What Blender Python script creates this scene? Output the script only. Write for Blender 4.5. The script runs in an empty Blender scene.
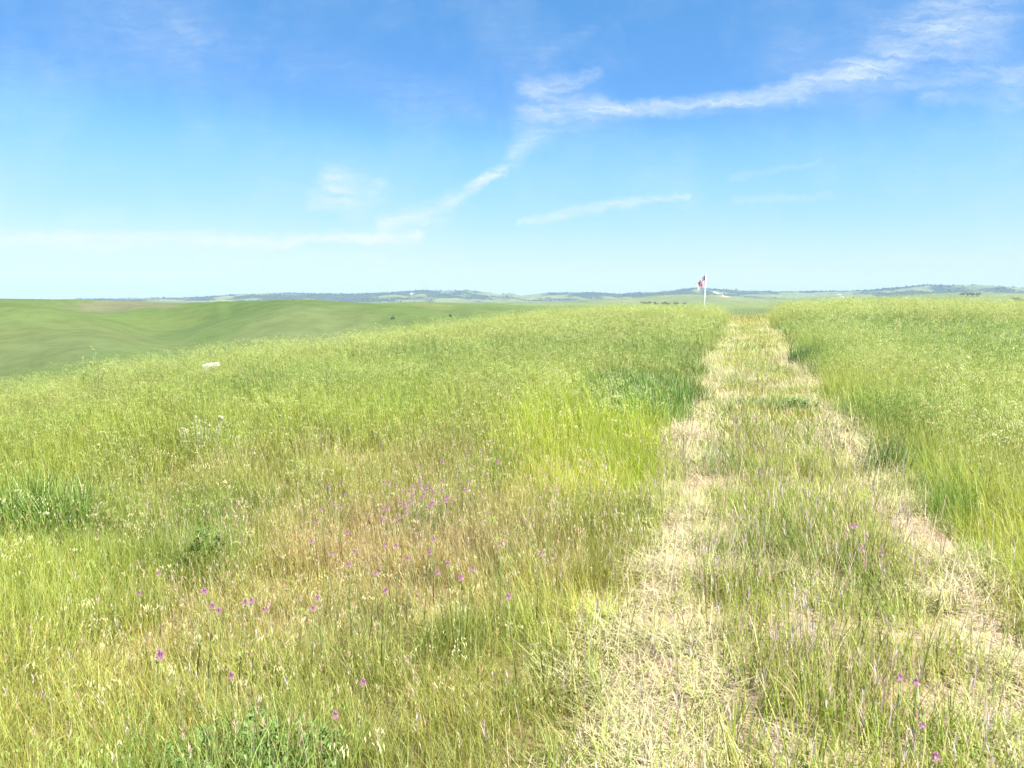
import bpy, bmesh, math, random
import numpy as np
from mathutils import Vector, Matrix

random.seed(7)
RS = np.random.RandomState(11)
scene = bpy.context.scene
COL = scene.collection
R = math.radians

# ----------------------------------------------------------------------------- camera numbers
F = 804.0                      # focal length in pixels at 1024 wide
HROW = 299.0                   # row of the level horizon
EYE = 1.65
PITCH = math.atan((384.0 - HROW) / F)


def ray(px, py):
    xc = (px - 512.0) / F
    yc = (384.0 - py) / F
    c, s = math.cos(PITCH), math.sin(PITCH)
    return np.array([xc, c + yc * s, -s + yc * c])


def el_tan(px, py):
    d = ray(px, py)
    return d[2] / math.hypot(d[0], d[1])


def az_of(px):
    d = ray(px, HROW)
    return math.atan2(d[0], d[1])


def px_of(az):
    return 512.0 + F * np.tan(np.clip(az, -1.2, 1.2)) / math.cos(PITCH)   # near the horizon row


# ----------------------------------------------------------------------------- noise
def _h(ix, iy, seed):
    n = (ix.astype(np.int64) * 374761393 + iy.astype(np.int64) * 668265263 + seed * 1442695041) & 0xFFFFFFFF
    n = ((n ^ (n >> 13)) * 1274126177) & 0xFFFFFFFF
    n = ((n ^ (n >> 16)) * 2246822519) & 0xFFFFFFFF
    return ((n ^ (n >> 15)) & 0xFFFFFF) / float(0xFFFFFF)


def vnoise(x, y, seed=0):
    x = np.asarray(x, float); y = np.asarray(y, float)
    x0 = np.floor(x); y0 = np.floor(y)
    fx = x - x0; fy = y - y0
    fx = fx * fx * fx * (fx * (fx * 6 - 15) + 10); fy = fy * fy * fy * (fy * (fy * 6 - 15) + 10)
    a = _h(x0, y0, seed); b = _h(x0 + 1, y0, seed); c = _h(x0, y0 + 1, seed); d = _h(x0 + 1, y0 + 1, seed)
    return (a * (1 - fx) + b * fx) * (1 - fy) + (c * (1 - fx) + d * fx) * fy


def fbm(x, y, scale, octs=4, seed=0, gain=0.5):
    v = 0.0; amp = 1.0; tot = 0.0
    x = np.asarray(x, float) / scale; y = np.asarray(y, float) / scale
    for o in range(octs):
        v = v + amp * vnoise(x, y, seed + o * 17); tot += amp
        amp *= gain; x, y = x * 1.93 + y * 0.35 + 5.2, y * 1.93 - x * 0.35 + 9.7
    return v / tot


def sstep(a, b, x):
    t = np.clip((np.asarray(x, float) - a) / (b - a), 0, 1)
    return t * t * (3 - 2 * t)


# ----------------------------------------------------------------------------- the land
A_CR = np.radians([-180, -100, -60, -32.5, -18, -11, -4.4, 2.7, 8, 13, 17, 20, 25, 32, 60, 180])
D_CR = np.array([30, 15, 14.5, 16, 21.5, 26, 34, 43, 44, 44, 42, 46, 46, 42, 38, 30.])
Z_CR = np.array([0, -.7, -.6, -.42, -.16, -.13, .0, .31, .49, .56, .55, .68, .77, .68, .5, 0.])
S_CR = np.array([.2, .25, .25, .25, .24, .22, .2, .16, .13, .12, .12, .12, .12, .12, .15, .2])


def near_z(x, y):
    r = np.hypot(x, y); a = np.arctan2(x, y)
    D = np.interp(a, A_CR, D_CR); zc = np.interp(a, A_CR, Z_CR); s = np.interp(a, A_CR, S_CR)
    t = r / D
    tt = np.where(t < 1, t, 1 + 0.4 * (1 - np.exp(-(t - 1) / 0.4)))
    d = np.maximum(0, r - D)
    z = zc * tt - s * d * d / (d + 9.0)
    z = z + 0.10 * (fbm(x, y, 4.0, 3, 3) - 0.5) * sstep(1, 6, r) + 0.035 * (fbm(x, y, 0.6, 2, 5) - 0.5) * (r < 70)
    return z


PXS = [-700, 0, 60, 100, 130, 165, 200, 240, 270, 290, 310, 335, 380, 400, 430, 470, 520, 600, 700, 1024, 1700]
ROW_M = [298, 298.5, 299.5, 300.5, 301, 303.5, 302.5, 301, 300.5, 300, 299.5, 302, 303.2, 302.5, 302.2, 303.5, 303.5, 302.5, 303, 302.5, 302]
DIST_M = [700, 700, 690, 680, 670, 640, 620, 600, 580, 570, 560, 600, 700, 720, 760, 900, 1200, 1500, 1500, 1500, 1500]
DEEP_M = [-30, -30, -29, -28, -28, -28, -27, -26, -25, -24, -24, -22, -19, -18, -16, -13, -12, -12, -14, -14, -14]
PX3 = [-700, 560, 600, 640, 660, 690, 710, 740, 770, 800, 850, 880, 920, 960, 1000, 1024, 1700]
ROW3 = [303, 302, 299.8, 298.5, 296.2, 294, 293.6, 295.5, 297.2, 298.5, 299, 297.5, 294, 291.8, 292.2, 293, 295]
PXF = [-700, 0, 60, 100, 150, 200, 230, 250, 290, 350, 380, 410, 425, 445, 470, 485, 500, 511, 521, 549, 571, 597, 620, 637, 655, 682,
       695, 715, 740, 768, 800, 830, 850, 870, 890, 910, 925, 945, 965, 975, 995, 1010, 1024, 1700]
ROWF = [299, 299.5, 299.3, 298.8, 297.8, 297, 295, 293.6, 293, 294, 293, 291, 289.6, 291, 290.5, 292, 294.5, 293, 295.6, 292.6, 292.6,
        292, 294, 292.5, 292, 289.3, 287.6, 289, 290.2, 291, 291, 291, 291, 290, 288, 286, 284.6, 285, 285.5, 284.8, 286, 287, 288, 290]
K = lambda pxs: np.array([az_of(p) for p in pxs])
AM, A3, AF = K(PXS), K(PX3), K(PXF)
EM = np.array([el_tan(p, r) for p, r in zip(PXS, ROW_M)])
E3 = np.array([el_tan(p, r) for p, r in zip(PX3, ROW3)])
EF = np.array([el_tan(p, r) for p, r in zip(PXF, ROWF)])
DM, ZV = np.array(DIST_M, float), np.array(DEEP_M, float)
D3, DF = 3000.0, 6200.0
SPURS = []
for pts, dd, ww in (([(90, 372), (130, 350), (170, 334), (215, 320), (250, 310), (280, 303), (300, 301), (320, 301), (345, 304), (375, 309), (410, 315), (450, 323), (500, 340)], 380.0, 190.0),
                    ([(-300, 308), (-60, 311), (0, 313), (50, 317), (95, 325), (130, 336), (170, 360)], 430.0, 170.0),
                    ([(250, 350), (290, 332), (330, 318), (370, 311), (400, 309), (440, 308), (480, 311), (540, 325)], 560.0, 160.0)):
    px_, rw_ = [p for p, _ in pts], [q for _, q in pts]
    ga = np.radians(np.arange(-62, 62, .1)); ge = np.interp(ga, K(px_), np.array([el_tan(p, q) for p, q in pts])); kk = np.hanning(27); kk /= kk.sum()
    SPURS.append((ga, np.convolve(np.pad(ge, 13, mode='edge'), kk, 'valid'), dd, ww))


def far_z_raw(x, y, cm=0.0, c3=0.0, cf=0.0):
    r = np.hypot(x, y); a = np.arctan2(x, y)
    aw = np.where(np.abs(a) > 1.05, np.sign(a) * 1.05, a)
    dm = np.interp(aw, AM, DM); zv = np.interp(aw, AM, ZV)
    zs = EYE + dm * (np.interp(aw, AM, EM) + cm)
    up = sstep(0.16, 1.0, r / dm)
    down = sstep(1.0, 2.3, r / dm)
    zm = zv + (zs - zv) * up
    zm = zm + (-45 - zm) * down
    fold = np.abs(2 * fbm(x + 40, y, 230, 3, 21) - 1)
    amp = sstep(60, 260, r) * (1 - 0.5 * sstep(800, 1500, r))
    left = 1 - 0.6 * sstep(-0.12, 0.05, aw)
    zm = zm + amp * left * (17.0 * (0.42 - fold) * (1 - 0.7 * sstep(0.75, 1.0, r / dm)) + 8.0 * (fbm(x, y, 120, 2, 31) - 0.5) * (1 - 0.6 * sstep(0.8, 1.0, r / dm)))
    wx = x * .80 + y * .60 + 70 * (fbm(x, y, 260, 2, 36) - .5)
    zm = zm + 5.0 * np.sin(wx / 21.0) * sstep(130, 260, r) * (1 - sstep(420, 640, r)) * (1 - sstep(-.1, .05, aw)) * sstep(.3, .6, fbm(x, y, 200, 2, 37))
    for (ap, ep, dd, ww) in SPURS:
        zsp = EYE + dd * np.interp(aw, ap, ep)
        sp = -60 + (zsp + 60) * np.exp(-(np.abs(r - dd) / ww) ** 2)
        mx = np.maximum(zm, sp); zm = mx + 2.5 * np.log(np.exp((zm - mx) / 2.5) + np.exp((sp - mx) / 2.5))
    z3 = EYE + D3 * (np.interp(aw, A3, E3) + c3)
    w3 = np.where(r < D3, 850.0, 900.0)
    l3 = -45 + (z3 + 45) * np.exp(-((r - D3) / w3) ** 2) + 14 * (fbm(x, y, 420, 3, 41) - 0.5) * np.exp(-((r - D3) / 1200) ** 2)
    zf = EYE + DF * (np.interp(aw, AF, EF) + cf)
    wf = np.where(r < DF, 1150.0, 1500.0)
    g = np.exp(-((r - DF) / wf) ** 2)
    rid = np.abs(2 * fbm(x, y, 520, 4, 51) - 1)
    lf = -45 + (zf + 45) * g + 80 * (0.35 - rid) * np.exp(-((r - DF) / 1500) ** 2) * (1 - 0.6 * g)
    k = 6.0
    m = np.maximum(np.maximum(zm, l3), lf)
    return m + np.log(np.exp((zm - m) / k) + np.exp((l3 - m) / k) + np.exp((lf - m) / k)) * k - k * 0.2


# skyline correction tables, so that each range's crest meets the rows read off the photograph
AZT = np.radians(np.arange(-60, 60.01, 0.25))
CM = np.zeros_like(AZT); C3 = np.zeros_like(AZT); CF = np.zeros_like(AZT)


def far_z(x, y):
    a = np.clip(np.arctan2(x, y), -1.05, 1.05)
    return far_z_raw(x, y, np.interp(a, AZT, CM), np.interp(a, AZT, C3), np.interp(a, AZT, CF))


def crest(rs):
    rr = np.array(rs)[None, :]; xx = np.sin(AZT)[:, None] * rr; yy = np.cos(AZT)[:, None] * rr
    return ((far_z(xx, yy) - EYE) / rr).max(axis=1)


def smooth1(v, n=2):
    kx = np.ones(2 * n + 1) / (2 * n + 1)
    return np.convolve(np.pad(v, n, mode='edge'), kx, 'valid')


for it in range(4):
    CM += smooth1(0.8 * (np.interp(AZT, AM, EM) - crest(np.linspace(380, 1900, 90))), 1)
    CF += smooth1(0.8 * (np.interp(AZT, AF, EF) - crest(np.linspace(4800, 7600, 70))), 0)


def land(x, y):
    zn = near_z(x, y); zf = far_z(x, y)
    r = np.hypot(x, y)
    zf = np.where(r < 60, -60.0, zf) * sstep(55, 110, r) + (-60) * (1 - sstep(55, 110, r))
    zn2 = np.maximum(zn, -60)
    k = 2.5
    m = np.maximum(zn2, zf)
    out = m + k * np.log(np.exp((zn2 - m) / k) + np.exp((zf - m) / k))
    return np.where(r < 50, zn, out)


def hit(px, py, h=0.0, rmax=9000, r0=1.2):
    """the point of the land (raised by h) that lies under a pixel"""
    d = ray(px, py); hd = math.hypot(d[0], d[1])
    rs = np.geomspace(r0, rmax, 6000)
    x = d[0] / hd * rs; y = d[1] / hd * rs; z = EYE + d[2] / hd * rs
    below = np.nonzero(z <= land(x, y) + h)[0]
    i = below[0] if len(below) else len(rs) - 1
    return float(x[i]), float(y[i])


def ground_at(x, y):
    return float(land(np.array([x]), np.array([y]))[0])


# ----------------------------------------------------------------------------- the mown track
LROW = [(740, 588), (640, 604), (560, 638), (480, 666), (430, 680), (400, 690), (370, 699), (345, 710), (328, 720)]
RROW = [(620, 1024), (560, 968), (520, 935), (470, 893), (430, 862), (400, 835), (370, 810), (345, 790), (328, 779)]
LP = np.array([hit(p, r, rmax=60) for r, p in LROW]); RP = np.array([hit(p, r, rmax=60) for r, p in RROW])
LFIT = np.polyfit(LP[:, 1], LP[:, 0], 2); RFIT = np.polyfit(RP[:, 1], RP[:, 0], 2)


def track(x, y):
    """-1 at the left edge of the mown track, 0 on its middle, +1 at its right edge"""
    yc = np.clip(y, 1.0, 50)
    l = np.polyval(LFIT, yc) + (0.18 + .8 * sstep(6, 14, yc)) * (fbm(y, y * 0 + 3, 1.7, 3, 61) - 0.5); q = np.polyval(RFIT, yc) + (0.16 + .55 * sstep(6, 14, yc)) * (fbm(y, y * 0 + 7, 1.5, 3, 62) - 0.5)
    c = (l + q) / 2; w = (q - l) / 2
    return (x - c) / w


# ----------------------------------------------------------------------------- materials
def new_mat(name):
    m = bpy.data.materials.new(name); m.use_nodes = True
    m.node_tree.nodes.clear()
    return m, m.node_tree.nodes, m.node_tree.links


def leafy_mat(name, trans=0.35, rough=0.5, gloss=0.02, instanced=True):
    m, N, L = new_mat(name)
    out = N.new('ShaderNodeOutputMaterial')
    col = N.new('ShaderNodeAttribute'); col.attribute_name = 'col'
    src = col.outputs['Color']
    if instanced:
        ti = N.new('ShaderNodeAttribute'); ti.attribute_name = 'tint'; ti.attribute_type = 'INSTANCER'
        mx = N.new('ShaderNodeMix'); mx.data_type = 'RGBA'
        mx.inputs[6].default_value = (1, 1, 1, 1)
        L.new(col.outputs['Alpha'], mx.inputs[0]); L.new(ti.outputs['Color'], mx.inputs[7])
        mu = N.new('ShaderNodeMix'); mu.data_type = 'RGBA'; mu.blend_type = 'MULTIPLY'; mu.inputs[0].default_value = 1
        L.new(col.outputs['Color'], mu.inputs[6]); L.new(mx.outputs[2], mu.inputs[7])
        src = mu.outputs[2]
    df = N.new('ShaderNodeBsdfDiffuse'); tr = N.new('ShaderNodeBsdfTranslucent'); gl = N.new('ShaderNodeBsdfGlossy')
    gl.inputs['Roughness'].default_value = rough
    gl.inputs['Color'].default_value = (0.9, 0.9, 0.85, 1)
    L.new(src, df.inputs['Color']); L.new(src, tr.inputs['Color'])
    m1 = N.new('ShaderNodeMixShader'); m1.inputs[0].default_value = trans
    L.new(df.outputs[0], m1.inputs[1]); L.new(tr.outputs[0], m1.inputs[2])
    m2 = N.new('ShaderNodeMixShader'); m2.inputs[0].default_value = gloss
    L.new(m1.outputs[0], m2.inputs[1]); L.new(gl.outputs[0], m2.inputs[2])
    L.new(m2.outputs[0], out.inputs['Surface'])
    return m


M_GRASS = leafy_mat('grass_blades', 0.5)
M_STRAW = leafy_mat('straw_blades', 0.25, 0.45, 0.02)
M_PLANT = leafy_mat('plant_leaves', 0.35, 0.45, 0.03, instanced=False)


def solid_mat(name, col, rough=0.6, metal=0.0, noise=0.15, nscale=20.0):
    m, N, L = new_mat(name)
    out = N.new('ShaderNodeOutputMaterial'); b = N.new('ShaderNodeBsdfPrincipled')
    b.inputs['Roughness'].default_value = rough; b.inputs['Metallic'].default_value = metal
    tc = N.new('ShaderNodeTexCoord'); nz = N.new('ShaderNodeTexNoise'); nz.inputs['Scale'].default_value = nscale; nz.inputs['Detail'].default_value = 5
    L.new(tc.outputs['Object'], nz.inputs['Vector'])
    mx = N.new('ShaderNodeMix'); mx.data_type = 'RGBA'
    mx.inputs[6].default_value = (*[c * (1 - noise) for c in col], 1); mx.inputs[7].default_value = (*[min(1, c * (1 + noise)) for c in col], 1)
    L.new(nz.outputs['Fac'], mx.inputs[0]); L.new(mx.outputs[2], b.inputs['Base Color'])
    L.new(b.outputs[0], out.inputs['Surface'])
    return m


def attr_ground_mat(name, fine, mid, bump=0.4, k=1.0):
    """a matte earth / turf surface: albedo from the 'col' attribute, broken up by noise in metres"""
    m, N, L = new_mat(name)
    out = N.new('ShaderNodeOutputMaterial'); b = N.new('ShaderNodeBsdfDiffuse')
    at = N.new('ShaderNodeAttribute'); at.attribute_name = 'col'
    geo = N.new('ShaderNodeNewGeometry')
    val = None
    for sc, lo, hi in ((fine, 1 - .35 * k, 1 + .35 * k), (mid, 1 - .2 * k, 1 + .2 * k)):
        nz = N.new('ShaderNodeTexNoise'); nz.inputs['Scale'].default_value = sc; nz.inputs['Detail'].default_value = 6; nz.inputs['Roughness'].default_value = 0.65
        L.new(geo.outputs['Position'], nz.inputs['Vector'])
        mr = N.new('ShaderNodeMapRange'); mr.inputs[1].default_value = 0.3; mr.inputs[2].default_value = 0.7; mr.inputs[3].default_value = lo; mr.inputs[4].default_value = hi
        L.new(nz.outputs['Fac'], mr.inputs[0])
        if val is None:
            val = mr.outputs[0]; first = nz
        else:
            mm = N.new('ShaderNodeMath'); mm.operation = 'MULTIPLY'; L.new(val, mm.inputs[0]); L.new(mr.outputs[0], mm.inputs[1]); val = mm.outputs[0]
    vm = N.new('ShaderNodeVectorMath'); vm.operation = 'SCALE'
    L.new(at.outputs['Color'], vm.inputs[0]); L.new(val, vm.inputs['Scale'])
    L.new(vm.outputs[0], b.inputs['Color'])
    bp = N.new('ShaderNodeBump'); bp.inputs['Strength'].default_value = bump; bp.inputs['Distance'].default_value = 0.5 / fine
    L.new(first.outputs['Fac'], bp.inputs['Height']); L.new(bp.outputs[0], b.inputs['Normal'])
    L.new(b.outputs[0], out.inputs['Surface'])
    return m


M_SOIL = attr_ground_mat('thatch_and_soil', 40.0, 3.0)
M_PATH = attr_ground_mat('mown_straw_and_soil', 55.0, 2.5, 0.6)
M_HILL = attr_ground_mat('hill_pasture', 0.12, 0.02, 0.1, .45)
M_RIDGE = attr_ground_mat('far_ridge_cover', 0.03, 0.006, 0.1, .8)


# ----------------------------------------------------------------------------- object helpers
def tag(o, label=None, cat=None, group=None, kind=None):
    if label: o['label'] = label
    if cat: o['category'] = cat
    if group: o['group'] = group
    if kind: o['kind'] = kind
    return o


def link(o, parent=None):
    COL.objects.link(o)
    if parent is not None: o.parent = parent
    return o


def mesh_np(name, verts, loops, lstart, ltot, col=None, smooth=False):
    me = bpy.data.meshes.new(name)
    me.vertices.add(len(verts)); me.vertices.foreach_set('co', np.asarray(verts, np.float32).ravel())
    me.loops.add(len(loops)); me.loops.foreach_set('vertex_index', np.asarray(loops, np.int32))
    me.polygons.add(len(lstart)); me.polygons.foreach_set('loop_start', np.asarray(lstart, np.int32))
    me.polygons.foreach_set('loop_total', np.asarray(ltot, np.int32))
    if col is not None:
        at = me.attributes.new('col', 'FLOAT_COLOR', 'POINT'); at.data.foreach_set('color', np.asarray(col, np.float32).ravel())
    me.update(calc_edges=True)
    if smooth: me.polygons.foreach_set('use_smooth', np.ones(len(lstart), bool))
    return me


class Bld:
    """collects faces with one colour per vertex (alpha = how far the tint of the tuft applies)"""
    def __init__(s): s.v = []; s.f = []; s.c = []

    def add(s, vs, fs, c):
        o = len(s.v); s.v += [tuple(v) for v in vs]; s.f += [tuple(i + o for i in f) for f in fs]
        s.c += (list(c) if isinstance(c, list) else [c] * len(vs))

    def blade(s, base, az, h, lean, curve, w, c0, c1, segs=3, tipw=0.12, droop=0.0):
        """a curved tapering blade: az its heading, lean its tilt at the foot, curve the extra tilt at the tip"""
        dx, dy = math.cos(az), math.sin(az); ph = az + random.uniform(0.9, 2.2)
        sx, sy = math.cos(ph), math.sin(ph)
        p = np.array(base, float); vs = []; cs = []
        for i in range(segs + 1):
            t = i / segs
            ww = w * (1 - (1 - tipw) * t ** 1.6) * 0.5
            vs += [(p[0] - sx * ww, p[1] - sy * ww, p[2]), (p[0] + sx * ww, p[1] + sy * ww, p[2])]
            cc = tuple(c0[k] + (c1[k] - c0[k]) * t for k in range(4)); cs += [cc, cc]
            th = lean + curve * (t + 0.5 / segs) ** 1.5 + droop
            p = p + np.array([dx * math.sin(th), dy * math.sin(th), math.cos(th)]) * (h / segs)
        s.add(vs, [(2 * i, 2 * i + 1, 2 * i + 3, 2 * i + 2) for i in range(segs)], cs)
        return p

    def leaf(s, p, d, L, W, c, up=(0, 0, 1), fold=0.0):
        """a pointed leaf / spikelet from p along d"""
        d = Vector(d).normalized(); sd = d.cross(Vector(up))
        if sd.length < 1e-3: sd = Vector((1, 0, 0))
        sd.normalize(); n = sd.cross(d); p = Vector(p)
        a, m, e = p, p + d * L * 0.45, p + d * L
        s.add([a, m - sd * W / 2 + n * fold * W, e, m + sd * W / 2 + n * fold * W], [(0, 1, 2), (0, 2, 3)], c)

    def tube(s, pts, r0, r1, c, n=5):
        vs = []; k = len(pts)
        for i, p in enumerate(pts):
            p = Vector(p); q = Vector(pts[min(i + 1, k - 1)]) - Vector(pts[max(i - 1, 0)]); q.normalize()
            a = q.orthogonal().normalized(); b = q.cross(a); r = r0 + (r1 - r0) * i / max(1, k - 1)
            vs += [p + (a * math.cos(2 * math.pi * j / n) + b * math.sin(2 * math.pi * j / n)) * r for j in range(n)]
        fs = [(i * n + j, i * n + (j + 1) % n, (i + 1) * n + (j + 1) % n, (i + 1) * n + j) for i in range(k - 1) for j in range(n)]
        fs += [tuple(range(n))[::-1], tuple((k - 1) * n + j for j in range(n))]
        s.add(vs, fs, c)

    def mesh(s, name, mat, smooth=False):
        lt = np.array([len(f) for f in s.f]); ls = np.concatenate([[0], np.cumsum(lt)[:-1]])
        me = mesh_np(name, s.v, np.array([i for f in s.f for i in f]), ls, lt, [tuple(c) if len(c) == 4 else (*c, 1) for c in s.c], smooth)
        me.materials.append(mat)
        return me

    def build(s, name, mat, parent=None, smooth=False):
        return link(bpy.data.objects.new(name, s.mesh(name, mat, smooth)), parent)


def empty(name, loc, rz=0.0, sc=1.0):
    o = bpy.data.objects.new(name, None); o.empty_display_size = 0.2
    o.location = loc; o.rotation_euler = (0, 0, rz); o.scale = (sc, sc, sc)
    return link(o)


def copy_tree(o, parent=None):
    c = o.copy(); COL.objects.link(c)
    if parent is not None: c.parent = parent
    for ch in list(o.children): copy_tree(ch, c)
    return c


U = random.uniform


# ----------------------------------------------------------------------------- land meshes
def land_meshes():
    az = np.concatenate([np.radians(np.arange(-180, -46, 2.0)), np.radians(np.arange(-46, 46, 0.11)), np.radians(np.arange(46, 180, 2.0))])
    rs = np.concatenate([np.geomspace(0.4, 95, 150), np.geomspace(97, 2200, 170)[0:], np.linspace(2240, 8200, 130)])
    na, nr = len(az), len(rs)
    xx = np.sin(az)[None, :] * rs[:, None]; yy = np.cos(az)[None, :] * rs[:, None]
    zz = land(xx, yy)
    V = np.stack([xx, yy, zz], -1)
    px = px_of(np.broadcast_to(az, xx.shape))
    # ---- albedo
    def lerp(c0, c1, t): return np.asarray(c0)[None, None, :] * (1 - t[..., None]) + np.asarray(c1)[None, None, :] * t[..., None] if np.ndim(c0) == 1 else c0 * (1 - t[..., None]) + np.asarray(c1)[None, None, :] * t[..., None]
    rr = np.broadcast_to(rs[:, None], xx.shape)
    n1 = fbm(xx, yy, 1.6, 3, 71); n2 = fbm(xx, yy, 0.25, 2, 72)
    c = lerp((0.17, 0.15, 0.055), (0.22, 0.16, 0.085), sstep(0.35, 0.7, n1)); c = c * (0.5 + 0.35 * n2)[..., None]
    h1 = fbm(xx, yy, 170, 4, 73); h2 = fbm(xx, yy, 60, 4, 74); h3 = fbm(xx + 500, yy, 330, 3, 75)
    hc = lerp((0.165, 0.20, 0.048), (0.195, 0.21, 0.056), sstep(0.35, 0.75, h1))
    hc = lerp(hc, (0.105, 0.165, 0.05), 0.25 * sstep(0.5, 0.68, h2))
    hc = lerp(hc, (0.24, 0.195, 0.105), 0.1 * sstep(0.53, 0.7, h3))
    hc = hc * np.array([.335, .42, .54])
    hc = lerp(hc, (.102, .126, .054), .8 * sstep(700, 1000, rr))
    # bare ploughed saddle and reddish patches on the near hills
    def patch(px0, row0, rad, col, amt, flat=1.0):
        nonlocal hc
        x0, y0 = hit(px0, row0); d = np.hypot((xx - x0), (yy - y0) * flat) / rad + 0.7 * (fbm(xx, yy, rad * 0.4, 3, 77) - 0.5)
        hc = lerp(hc, col, amt * (1 - sstep(0.55, 1.0, d)))
    patch(143, 303, 38, (0.10, 0.09, 0.062), 0.6, 0.5)
    patch(30, 345, 45, (0.08, 0.085, 0.04), 0.35, 0.5)
    patch(300, 330, 34, (0.09, 0.10, 0.05), 0.3, 0.5)
    patch(410, 305, 50, (0.095, 0.105, 0.042), 0.3, 0.4)
    patch(60, 315, 50, (0.08, 0.095, 0.03), 0.3, 0.4)
    w = sstep(60, 140, rr)
    c = c * (1 - w[..., None]) + hc * w[..., None]
    f1 = fbm(xx, yy, 650, 5, 81, 0.6); f2 = fbm(xx, yy, 160, 4, 82, 0.6)
    fc = lerp((0.105, 0.118, 0.05), (0.078, 0.10, 0.04), f2)
    far = sstep(3900, 4700, rr)
    zrel = zz
    wood = sstep(0.47, 0.54, 0.6 * f1 + 0.4 * f2 + 0.04 * (far - 0.5)) * sstep(2300, 2800, rr)
    wood = wood * (0.25 + 0.75 * far)
    pxw = px_of(np.broadcast_to(az, xx.shape))
    fc = lerp(fc, (0.022, 0.034, 0.026), 0.92 * wood)
    # quarry and road cuts, bare pale earth
    for (p0, r0, sx, sy) in ((724, 296.3, 13, 60), (722, 295, 9, 40), (717, 293.2, 16, 30), (715, 292.4, 10, 30), (841, 296.5, 12, 60), (839, 294.5, 10, 40), (412, 293.8, 20, 40)):
        x0, y0 = hit(p0, r0)
        d = np.hypot((xx - x0) / sx, (yy - y0) / sy) + 0.5 * (fbm(xx, yy, 40, 2, 83) - 0.5)
        fc = lerp(fc, (0.30, 0.28, 0.22), 1 - sstep(0.7, 1.1, d))
    w = sstep(1700, 2400, rr)
    c = c * (1 - w[..., None]) + fc * w[..., None]
    col = np.concatenate([c, np.ones(xx.shape + (1,))], -1)

    def sub(name, i0, i1, mat, centre=False):
        n = i1 - i0 + 1
        v = V[i0:i1 + 1].reshape(-1, 3); cc = col[i0:i1 + 1].reshape(-1, 4)
        ii, jj = np.meshgrid(np.arange(n - 1), np.arange(na), indexing='ij'); j2 = (jj + 1) % na
        q = np.stack([ii * na + jj, ii * na + j2, (ii + 1) * na + j2, (ii + 1) * na + jj], -1).reshape(-1, 4)[:, ::-1]
        loops = q.ravel(); ls = np.arange(len(q)) * 4; lt = np.full(len(q), 4)
        if centre:
            v = np.vstack([v, [[0, 0, 0]]]); cc = np.vstack([cc, cc[:1]]); k = len(v) - 1
            tri = np.stack([np.full(na, k), (np.arange(na) + 1) % na, np.arange(na)], -1)
            ls = np.concatenate([ls, len(loops) + np.arange(na) * 3]); lt = np.concatenate([lt, np.full(na, 3)]); loops = np.concatenate([loops, tri.ravel()])
        me = mesh_np(name, v, loops, ls, lt, cc, True); me.materials.append(mat)
        return tag(link(bpy.data.objects.new(name, me)), kind='structure')
    i1 = 149; i2 = 150 + 169
    sub('ground', 0, i1, M_SOIL, True)
    sub('rolling_hills', i1, i2, M_HILL)
    sub('distant_ridge', i2, nr - 1, M_RIDGE)
    return float(zz.min()), float(zz.max()), (rs, az, wood, V)


ZMIN, ZMAX, FARINFO = land_meshes()


def path_mesh():
    ys = np.concatenate([np.arange(0.6, 14, 0.08), np.arange(14, 52, 0.2)]); us = np.linspace(-1.06, 1.06, 34)
    yy, uu = np.meshgrid(ys, us, indexing='ij')
    l = np.polyval(LFIT, np.clip(yy, 1, 50)); q = np.polyval(RFIT, np.clip(yy, 1, 50))
    xx = (l + q) / 2 + uu * (q - l) / 2
    e = np.abs(uu)
    zz = land(xx, yy) + 0.02 - 0.06 * sstep(0.9, 1.06, e) + 0.03 * (fbm(xx, yy, 0.3, 3, 91) - 0.5) * (1 - sstep(0.85, 1, e))
    n1 = fbm(xx, yy, 0.9, 4, 92); n2 = fbm(xx, yy, 0.15, 2, 93)
    straw = np.array([0.26, 0.205, 0.135]); soil = np.array([0.215, 0.152, 0.11]); turf = np.array([0.11, 0.11, 0.045])
    rut = np.exp(-((e - 0.74) / 0.22) ** 2)
    t = sstep(0.35, 0.65, n1)[..., None]
    c = soil * t + straw * (1 - t)
    k = ((1 - rut) * 0.7 * sstep(0.3, 0.6, n2))[..., None]
    c = c * (1 - k) + turf * k
    for (px, py, rx, ry, a, cc_) in ((765, 385, .8, 1.3, .9, (.15, .125, .10)), (695, 440, .5, 1.2, .8, (.22, .165, .125)), (752, 422, .25, .3, .8, (.17, .095, .06)), (640, 690, .3, .5, .8, (.22, .16, .12)), (815, 640, .18, .5, .8, (.22, .165, .13)), (920, 545, .35, .6, .8, (.22, .16, .12)), (730, 720, .4, .3, .8, (.16, .12, .085)), (930, 720, .35, .35, .8, (.21, .155, .115))):
        k = (a * blob(xx, yy, px, py, rx, ry, 132, 0.0))[..., None]; c = c * (1 - k) + np.array(cc_) * k
    c = c * (0.8 + 0.4 * n2)[..., None]
    ny, nu = yy.shape
    V = np.stack([xx, yy, zz], -1).reshape(-1, 3); cc = np.concatenate([c, np.ones((ny, nu, 1))], -1).reshape(-1, 4)
    ii, jj = np.meshgrid(np.arange(ny - 1), np.arange(nu - 1), indexing='ij')
    qd = np.stack([ii * nu + jj, ii * nu + jj + 1, (ii + 1) * nu + jj + 1, (ii + 1) * nu + jj], -1).reshape(-1, 4)
    me = mesh_np('path', V, qd.ravel(), np.arange(len(qd)) * 4, np.full(len(qd), 4), cc, True); me.materials.append(M_PATH)
    tag(link(bpy.data.objects.new('path', me)), kind='structure')


# ----------------------------------------------------------------------------- grass prototypes
def cvar(lo=0.62, hi=1.36, hue=0.12):
    k = U(lo, hi); return (k * (1 + U(-hue, hue)), k, k * (1 + U(-hue, hue) * 1.5))


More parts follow.
